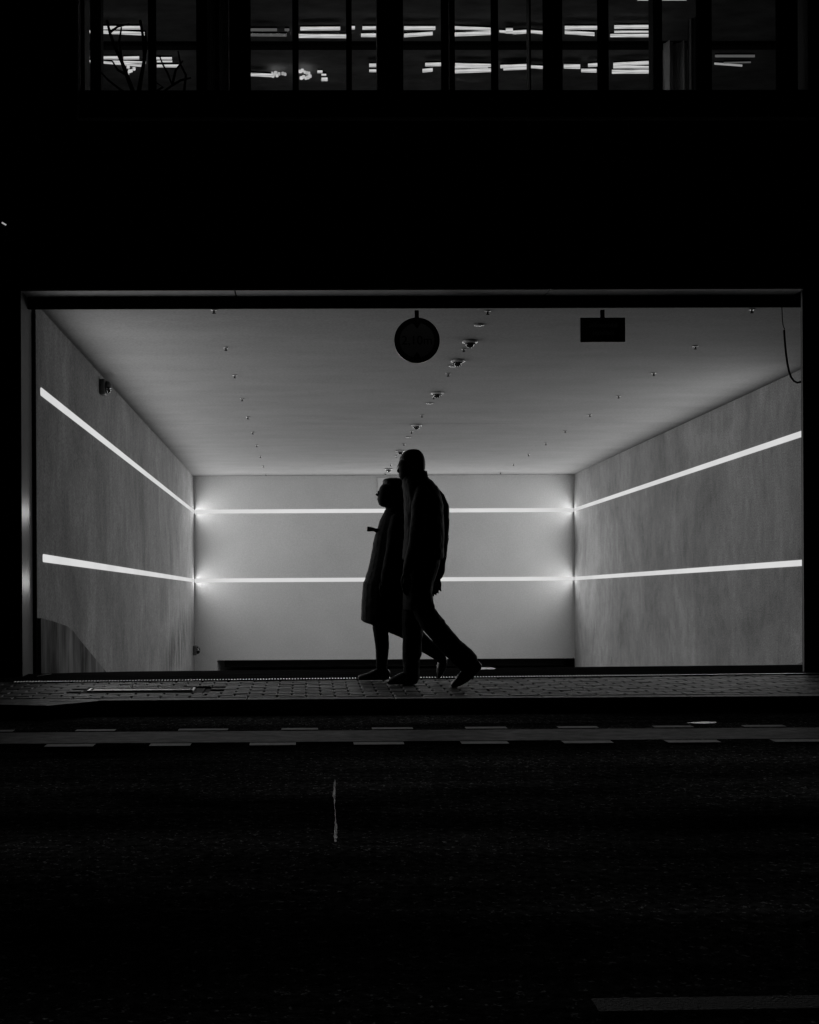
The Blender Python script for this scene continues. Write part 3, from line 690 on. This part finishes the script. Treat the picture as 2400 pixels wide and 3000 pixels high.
def glasses(fg, parent, pts_front, ear, hy, rl):
    b = fg.b
    for sgn in (-1, 1):
        c_ = fg.q(*pts_front, sgn * hy); ring = [c_ + Vector((.006 * math.cos(k * math.pi / 8) * 0 + .003 * math.sin(k * math.pi / 8), rl * 1.1 * math.cos(k * math.pi / 8), rl * math.sin(k * math.pi / 8))) for k in range(17)]
        b.tube(ring, .0016, 6)
        b.tube([c_ + Vector((.002, sgn * rl, .004)), fg.q(ear[0], ear[1], sgn * (hy + rl + .012))], .0016, 6)
    b.tube([fg.q(*pts_front, -.012), fg.q(*pts_front, .012)], .0016, 6)
    o = b.build('glasses', M['chrome'], parent); fg.b = MB(); return o

# --- man, nearer to the camera
mp = at_ground(1205, 2011, 0)
man = thing('person', 'taller man in dark jacket and trousers mid stride, nearer the kerb', 'person', (mp.x, 8.80, 0))
F_ = Fig(8.80)
F_.upright([(104, 705, 742, .02), (110, 678, 762, .042), (125, 652, 780, .058), (150, 630, 798, .070), (180, 613, 808, .077), (205, 604, 812, .079), (222, 598, 813, .079), (236, 603, 812, .078), (262, 602, 811, .076), (285, 604, 808, .073), (300, 605, 803, .070), (308, 607, 800, .067), (316, 604, 796, .065), (330, 610, 788, .060), (342, 616, 775, .052), (354, 630, 755, .040)])
F_.upright([(230, 606, 650, .007), (246, 599, 650, .010), (262, 593, 650, .013), (274, 587, 650, .017), (281, 586, 650, .018), (287, 592, 650, .016), (291, 604, 650, .010)], seg=14)     # nose
F_.upright([(298, 606, 660, .018), (303, 602, 660, .024), (308, 605, 660, .024), (313, 601, 660, .024), (320, 608, 660, .018)], seg=14)     # lips
for s_ in (-1, 1): F_.path([(730, 232, 17, .010, s_ * .080), (728, 255, 20, .012, s_ * .083), (722, 282, 10, .008, s_ * .078)])     # ears
F_.path([(735, 320, 70, .060, 0), (755, 400, 72, .065, 0), (770, 480, 80, .10, 0)])                                # neck
F_.upright([(420, 680, 880, .15), (600, 675, 900, .17), (900, 670, 900, .16), (1150, 665, 880, .15), (1300, 660, 850, .14)])     # trunk under the clothes
F_.path([(870, 450, 38, .04, .20), (940, 620, 40, .04, .23), (950, 840, 38, .035, .24), (938, 980, 30, .03, .23), (920, 1130, 27, .024, .22), (916, 1165, 27, .022, .22)])
F_.path([(790, 450, 38, .04, -.20), (745, 740, 38, .04, -.23), (700, 960, 30, .03, -.23), (664, 1080, 27, .024, -.22), (662, 1130, 27, .022, -.22)])
F_.hand((914, 1150), (906, 1215), .22, [(946, 1250), (924, 1268), (906, 1282), (886, 1292)], (872, 1215))
F_.hand((661, 1110), (664, 1190), -.22, [(690, 1262), (678, 1286), (664, 1288), (650, 1270)], (640, 1195))
F_.path([(715, 1250, 60, .07, .08), (710, 1560, 55, .06, .08), (707, 1850, 38, .04, .08), (690, 1950, 40, .035, .08)])
F_.path([(775, 1260, 60, .07, -.09), (917, 1566, 55, .06, -.09), (1165, 1820, 40, .04, -.09), (1185, 1880, 38, .035, -.09)])
F_.done('body', M['skin'], man, .0045)
F_.upright([(100, 700, 745, .02), (106, 674, 768, .046), (121, 647, 786, .064), (146, 625, 804, .076), (176, 609, 814, .083), (198, 612, 818, .085), (215, 650, 819, .085), (240, 690, 819, .084), (262, 745, 817, .081), (285, 765, 812, .074), (292, 775, 806, .066)])
F_.done('hair', M['hair'], man, .006)
glasses(F_, man, (594, 240), (728, 236), .032, .019)
for s_ in (-1, 1): F_.b.ball(F_.q(624, 243, s_ * .030), .011)
F_.b.build('eyes', M['lens'], man, smooth=True); F_.b = MB()
F_.upright([(272, 690, 832, .062), (280, 655, 836, .075), (305, 636, 839, .082), (328, 631, 842, .092), (352, 630, 868, .13), (385, 634, 898, .17), (450, 642, 936, .20), (550, 646, 958, .21), (700, 650, 966, .21), (850, 644, 968, .205), (950, 637, 966, .20), (984, 634, 962, .20), (992, 640, 955, .19)])
F_.path([(868, 420, 50, .07, .17), (915, 500, 66, .075, .20), (948, 575, 69, .075, .22), (956, 700, 62, .07, .23), (953, 850, 57, .065, .24), (948, 915, 50, .06, .24), (935, 1000, 50, .052, .235), (927, 1090, 47, .046, .23), (918, 1132, 38, .042, .225)])
F_.path([(800, 420, 55, .07, -.17), (775, 560, 66, .075, -.21), (755, 760, 60, .07, -.235), (728, 900, 54, .06, -.24), (692, 1030, 45, .05, -.23), (672, 1090, 38, .042, -.225)])
F_.done('jacket', M['jacket'], man, .007, .020)
F_.upright([(960, 650, 945, .17), (1060, 654, 925, .178), (1180, 645, 882, .178), (1260, 636, 870, .175), (1330, 634, 866, .165), (1400, 640, 860, .14)])
F_.path([(716, 1240, 84, .10, .075), (712, 1400, 82, .095, .08), (711, 1560, 81, .085, .08), (712, 1660, 79, .08, .08), (712, 1760, 78, .078, .08), (707, 1800, 70, .075, .08), (707, 1870, 68, .072, .08), (708, 1925, 66, .07, .08), (720, 1970, 54, .062, .08)])
F_.path([(770, 1260, 98, .10, -.08), (798, 1375, 90, .10, -.085), (806, 1410, 82, .095, -.085), (858, 1490, 90, .092, -.09), (917, 1566, 90, .088, -.09), (985, 1645, 86, .082, -.09), (1057, 1721, 88, .08, -.09), (1130, 1790, 90, .078, -.09), (1172, 1828, 86, .074, -.09)])
F_.path([(868, 1352, 16, .06, -.09), (878, 1380, 14, .06, -.09), (872, 1405, 12, .05, -.09)]); F_.path([(930, 1470, 14, .05, -.09), (962, 1500, 20, .05, -.09), (975, 1522, 12, .05, -.09)])
F_.done('trousers', M['cloth'], man, .007, .018)
F_.path([(738, 1964, 46, .038, .08), (700, 1950, 60, .046, .08), (640, 1955, 54, .048, .08), (590, 1968, 40, .048, .08), (548, 1978, 30, .046, .08), (520, 1985, 22, .036, .08)])
F_.done('shoe', M['shoe'], man, .005)
F_.path([(1240, 1838, 50, .036, -.09), (1190, 1882, 60, .042, -.09), (1138, 1938, 52, .046, -.09), (1090, 1980, 40, .047, -.09), (1054, 2004, 28, .043, -.09), (1038, 2013, 20, .034, -.09)])
F_.done('shoe', M['shoe'], man, .005)

# --- woman, beyond him
wp = at_ground(1110, 1993, 0)
wom = thing('person', 'shorter woman in knee length dark coat walking just ahead of the man', 'person', (wp.x, 9.25, 0))
F_ = Fig(9.25)
F_.upright([(345, 520, 620, .03), (352, 495, 645, .055), (372, 482, 660, .070), (405, 452, 668, .078), (425, 444, 670, .079), (438, 441, 670, .079), (460, 440, 668, .077), (480, 437, 664, .074), (492, 434, 660, .072), (502, 436, 655, .070), (512, 433, 650, .067), (530, 436, 640, .062), (548, 443, 625, .055), (562, 462, 605, .044), (568, 480, 590, .036)])
F_.upright([(430, 443, 500, .007), (441, 436, 500, .010), (452, 426, 500, .013), (461, 418, 500, .016), (467, 414, 500, .018), (472, 416, 500, .018), (477, 425, 500, .015), (482, 438, 500, .009)], seg=14)
F_.upright([(488, 436, 490, .015), (494, 429, 490, .021), (500, 433, 490, .022), (506, 428, 490, .022), (514, 434, 490, .016)], seg=14)
F_.path([(560, 540, 66, .055, 0), (570, 640, 70, .06, 0), (580, 720, 80, .09, 0)])
F_.upright([(660, 490, 700, .14), (900, 460, 720, .14), (1200, 420, 730, .16), (1350, 410, 730, .16)])
F_.path([(585, 680, 38, .035, -.18), (555, 930, 34, .035, -.21), (498, 1140, 24, .022, -.21), (490, 1180, 24, .020, -.21)])
F_.path([(620, 680, 38, .035, .18), (640, 930, 34, .035, .21), (600, 1140, 24, .022, .21), (595, 1180, 24, .020, .21)])
F_.hand((489, 1165), (482, 1235), -.21, [(508, 1300), (494, 1318), (478, 1312), (462, 1290)], (448, 1225))
F_.hand((594, 1165), (588, 1235), .21, [(610, 1300), (598, 1318), (582, 1312), (568, 1290)], (556, 1225))
F_.path([(445, 1380, 62, .07, -.07), (452, 1550, 60, .06, -.07), (465, 1640, 58, .055, -.07), (470, 1710, 53, .05, -.07), (467, 1800, 46, .042, -.07), (463, 1900, 42, .036, -.07)])
F_.path([(620, 1380, 70, .07, .07), (700, 1560, 66, .065, .07), (770, 1640, 63, .058, .07), (835, 1700, 60, .055, .07), (893, 1740, 54, .048, .07), (942, 1782, 44, .042, .07), (962, 1830, 34, .036, .07)])
F_.done('body', M['skin'], wom, .0045)
F_.upright([(332, 530, 600, .03), (337, 497, 636, .06), (346, 478, 662, .076), (360, 472, 678, .085), (380, 474, 686, .089), (405, 488, 690, .092), (450, 520, 692, .093), (500, 540, 690, .09), (550, 548, 682, .08), (572, 560, 665, .06)])
F_.done('hair', M['hair'], wom, .005, .012)
glasses(F_, wom, (432, 442), (560, 436), .030, .019)
for s_ in (-1, 1): F_.b.ball(F_.q(462, 444, s_ * .029), .011)
F_.b.build('eyes', M['lens'], wom, smooth=True); F_.b = MB()
F_.upright([(556, 540, 688, .07), (572, 520, 690, .085), (588, 495, 692, .095), (605, 486, 680, .10), (630, 472, 705, .14), (670, 451, 740, .18), (740, 431, 758, .195), (790, 410, 765, .20), (850, 397, 768, .20), (980, 377, 765, .20), (1070, 357, 765, .205), (1135, 335, 768, .21), (1158, 329, 770, .215), (1178, 316, 772, .22), (1250, 307, 780, .23), (1330, 301, 788, .235), (1420, 298, 795, .24), (1482, 297, 800, .24), (1500, 318, 800, .24), (1512, 362, 800, .238), (1530, 412, 800, .235), (1580, 520, 800, .22), (1610, 588, 798, .19), (1632, 640, 790, .15)])
F_.path([(590, 655, 50, .06, -.15), (572, 780, 58, .062, -.19), (552, 930, 54, .06, -.21), (520, 1060, 46, .05, -.215), (494, 1160, 38, .042, -.21)])
F_.path([(625, 655, 50, .06, .15), (640, 780, 58, .062, .19), (645, 930, 54, .06, .21), (622, 1060, 46, .05, .215), (600, 1160, 38, .042, .21)])
F_.done('coat', M['cloth'], wom, .007, .012)
outl = [(446, 740), (420, 741), (398, 733), (375, 728), (351, 725), (349, 765), (378, 765), (402, 763), (416, 770), (432, 786), (446, 786)]
F_.b.prism([F_.q(a_, c_, -.055) for a_, c_ in outl], (0, .05, 0)); F_.b.build('scarf', M['cloth'], wom, bevel=.004); F_.b = MB()
F_.path([(450, 1450, 64, .075, -.07), (455, 1550, 62, .065, -.07), (466, 1640, 60, .058, -.07), (471, 1710, 55, .053, -.07), (468, 1800, 48, .045, -.07), (464, 1895, 45, .040, -.07)])
F_.path([(660, 1480, 72, .075, .07), (710, 1570, 68, .068, .07), (775, 1642, 66, .061, .07), (838, 1700, 62, .058, .07), (895, 1740, 56, .051, .07), (944, 1782, 47, .045, .07), (963, 1825, 38, .039, .07)])
F_.done('tights', M['cloth'], wom, .006, .004)
F_.path([(512, 1922, 44, .034, -.07), (465, 1916, 52, .038, -.07), (415, 1925, 44, .042, -.07), (370, 1937, 33, .042, -.07), (318, 1946, 24, .040, -.07), (284, 1951, 18, .030, -.07)])
F_.done('shoe', M['shoe'], wom, .005)
F_.path([(966, 1795, 30, .032, .07), (958, 1835, 40, .036, .07), (946, 1880, 37, .040, .07), (935, 1920, 26, .038, .07), (928, 1946, 13, .026, .07)])
F_.done('shoe', M['shoe'], wom, .005)
